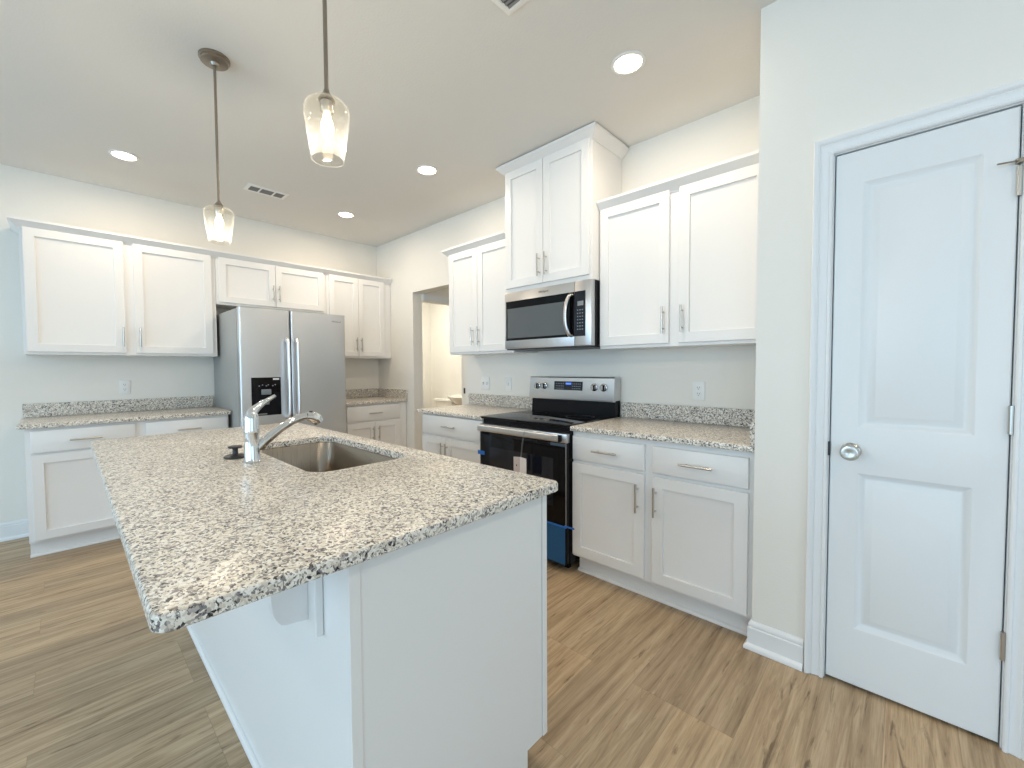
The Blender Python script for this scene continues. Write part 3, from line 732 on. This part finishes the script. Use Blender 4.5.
outlet('white double toggle switch plate beside the hall opening', (1.934, 0, 1.113), 0, 'light switch', .117, ('toggle', 'toggle'), 'light_switch')
outlet('white single toggle switch plate just left of the range', (2.226, 0, 1.112), 0, 'light switch', .072, ('toggle',), 'light_switch')

# ------------------------------------------------------------------ ceiling fittings
def downlight(x, y, label):
    r = thing('recessed_downlight', label, 'ceiling light', (x, y, CEIL))
    bm = bmesh.new(); lathe(bm, [(.084, -.0006), (.084, -.003), (.080, -.006), (.068, -.007), (.065, -.004), (.065, -.0006)], (0, 0, 0), 40, False, False); obj('trim_ring', bm, plastic_m, r)
    bm = bmesh.new(); lathe(bm, [(.0645, -.001), (.0645, -.004), (.05, -.005), (0, -.0055)], (0, 0, 0), 40, False, True); obj('lens', bm, lamp_m, r)
    d = bpy.data.lights.new('downlight_or_fill_beam', 'AREA'); d.shape = 'DISK'; d.size = .13; d.energy = 7.0; d.color = WARM
    o = bpy.data.objects.new('downlight_or_fill_beam', d); COL.objects.link(o); o.location = (x, y, CEIL-.012)
    return r
downlight(3.741, -.757, 'round recessed downlight nearest the pantry, above the granite counter by the range')
downlight(2.114, -.786, 'round recessed downlight in front of the microwave cabinet, between hall opening and range')
downlight(.797, -.791, 'round recessed downlight nearest the room corner, in front of the fridge')
downlight(.790, -2.432, 'round recessed downlight above the long counter left of the fridge')

for k, (x, y) in enumerate(((5.9, -1.9), (5.7, -4.4), (2.6, -4.3))):  # unseen glowing ceiling discs and lamps behind the camera, added as top-down fill light
    bm = bmesh.new(); lathe(bm, [(.084, -.0006), (.084, -.005), (.066, -.007), (0, -.007)], (x, y, CEIL), 32); struct('trim_%d' % (k+4), bm, lamp_m)
    d = bpy.data.lights.new('downlight_or_fill_beam', 'AREA'); d.shape = 'DISK'; d.size = .13; d.energy = (6, 4, 4)[k]; d.color = WARM
    o = bpy.data.objects.new('downlight_or_fill_beam', d); COL.objects.link(o); o.location = (x, y, CEIL-.014)

def pendant(x, y, label):
    r = thing('pendant_light', label, 'pendant light', (x, y, CEIL), 0, None)
    bm = bmesh.new(); lathe(bm, [(.066, -.0006), (.066, -.010), (.063, -.013), (.060, -.014), (.060, -.021), (.057, -.024), (.020, -.027), (.014, -.040), (.0, -.041)], (0, 0, 0), 40); obj('canopy', bm, pend_m, r)
    bm = bmesh.new(); tube(bm, [(0, 0, -.040), (0, 0, -.684)], .0062, 12); obj('stem', bm, pend_m, r)
    bm = bmesh.new(); lathe(bm, [(.0075, -.683), (.010, -.692), (.021, -.709), (.024, -.713), (.024, -.7155), (.0, -.7155)], (0, 0, 0), 28); obj('glass_cap', bm, pend_m, r)
    bm = bmesh.new(); lathe(bm, [(.018, -.7190), (.019, -.721), (.020, -.738), (.017, -.752), (.014, -.754), (0, -.754)], (0, 0, 0), 28); sk = obj('socket', bm, nickel_m, r)
    bm = bmesh.new(); prof = [(.010, -.7545), (.011, -.764), (.0165, -.780), (.0190, -.795), (.0165, -.812), (.009, -.825), (0, -.829)]; lathe(bm, prof, (0, 0, 0), 24); obj('bulb', bm, bulb_m, r)
    bm = bmesh.new()
    prof = [(.0215, -.7165), (.038, -.7175), (.052, -.7225), (.0615, -.732), (.0655, -.746), (.0650, -.764), (.0610, -.795), (.0555, -.830), (.0505, -.862), (.0470, -.888)]
    lathe(bm, prof, (0, 0, 0), 48, False, False); o = obj('glass_shade', bm, glass_m, r, True, 60)
    so = o.modifiers.new('thickness', 'SOLIDIFY'); so.thickness = .003; so.offset = -1
    d = bpy.data.lights.new('pendant_bulb_light', 'POINT'); d.energy = 7; d.color = (1, .88, .72); d.shadow_soft_size = .012
    o = bpy.data.objects.new('pendant_bulb_light', d); COL.objects.link(o); o.location = (x, y, CEIL-.850)
    return r
pendant(2.329, -2.214, 'glass pendant light with round ceiling plate in view, over the island nearer the fridge')
pendant(3.512, -2.197, 'glass pendant light hanging nearer the camera, over the island end by the corbel')

def register(x, y, rz, label, lx=.32, ly=.15):
    r = thing('ceiling_vent', label, 'ceiling vent', (x, y, CEIL), rz)
    bm = bmesh.new()
    a, b = lx/2, ly/2
    out = [[Vector((px, py, z)) for px, py in rr(-a+i, -b+i, a-i, b-i, .004, 2)] for i, z in ((0, -.0006), (0, -.004), (.006, -.008), (.026, -.008), (.028, -.003))]
    rings(bm, out, False, False)
    for xx in (-lx*.17, lx*.17): bbox_add(bm, xx-.006, xx+.006, -b+.026, b-.026, -.0085, -.003)
    obj('grille_frame', bm, plastic_m, r)
    obj('duct_opening', box(-a+.027, a-.027, -b+.027, b-.027, -.0022, -.0007), vent_dark_m, r)
    bays = ((-a+.028, -lx*.17-.006), (-lx*.17+.006, lx*.17-.006), (lx*.17+.006, a-.028))
    for u0, u1 in bays:
        for k in range(5):
            v = -b+.034+k*(ly-.068)/4
            bm = bmesh.new(); prism(bm, [(v-.005, -.0026), (v+.004, -.0076), (v+.005, -.0072), (v-.004, -.0023)], 'x', u0, u1)
            obj('slat', bm, slot_m, r)
    return r
register(.835, -1.520, R90, 'white ceiling air vent near the pendant, facing the fridge wall')
register(3.662, -1.461, 0, 'white ceiling air vent at the top edge, between pendant and pantry', .30, .15)

# ------------------------------------------------------------------ powder room fittings
to = thing('toilet', 'white toilet seen through the hall opening, tank lid in view', 'toilet', (-.595, 1.45, 0))
bm = bmesh.new()
rings(bm, [[Vector((x, y, z)) for x, y in rr(-.215+i, .055+i, .215-i, .235, .035, 5)] for z, i in ((.40, .02), (.42, .01), (.715, 0))]); obj('tank', bm, porc_m, to)
bm = bmesh.new()
rings(bm, [[Vector((x, y, z)) for x, y in rr(-.235+i, .035+i, .235-i, .242-i, .035, 5)] for z, i in ((.7155, .006), (.722, 0), (.742, 0), (.752, .006), (.756, .02))]); obj('tank_lid', bm, porc_m, to)
bm = bmesh.new(); tube(bm, [(.150, .052, .665), (.150, .035, .665), (.205, .030, .655)], .008, 8); obj('flush_lever', bm, chrome_m, to)
bm = bmesh.new()
def ov(rx, ry, cy, z, n=28): return [Vector((rx*math.cos(2*PI*i/n), cy+ry*math.sin(2*PI*i/n), z)) for i in range(n)]
rings(bm, [ov(.12, .22, -.08, .001), ov(.11, .20, -.08, .05), ov(.10, .17, -.08, .2), ov(.15, .22, -.12, .32), ov(.185, .25, -.15, .385), ov(.18, .245, -.15, .40)]); obj('bowl', bm, porc_m, to)
bm = bmesh.new(); rings(bm, [ov(.188, .252, -.15, .4005), ov(.19, .255, -.15, .415), ov(.18, .245, -.15, .43), ov(.05, .1, -.15, .434)]); obj('seat_lid', bm, porc_m, to)
bs = thing('pedestal_sink', 'white pedestal washbasin right of the toilet through the hall opening', 'sink', (.02, 1.44, 0))
bm = bmesh.new(); rings(bm, [ov(.09, .08, .08, .60), ov(.13, .11, .07, .66), ov(.24, .19, .03, .74), ov(.295, .235, .01, .80), ov(.305, .245, 0, .822), ov(.30, .24, 0, .832), ov(.27, .20, 0, .830), ov(.20, .14, 0, .76), ov(.04, .03, 0, .71)]); obj('basin', bm, porc_m, bs)
bm = bmesh.new(); rings(bm, [ov(.13, .12, .09, .001), ov(.11, .10, .09, .06), ov(.08, .08, .09, .3), ov(.085, .08, .08, .599)]); obj('pedestal', bm, porc_m, bs)
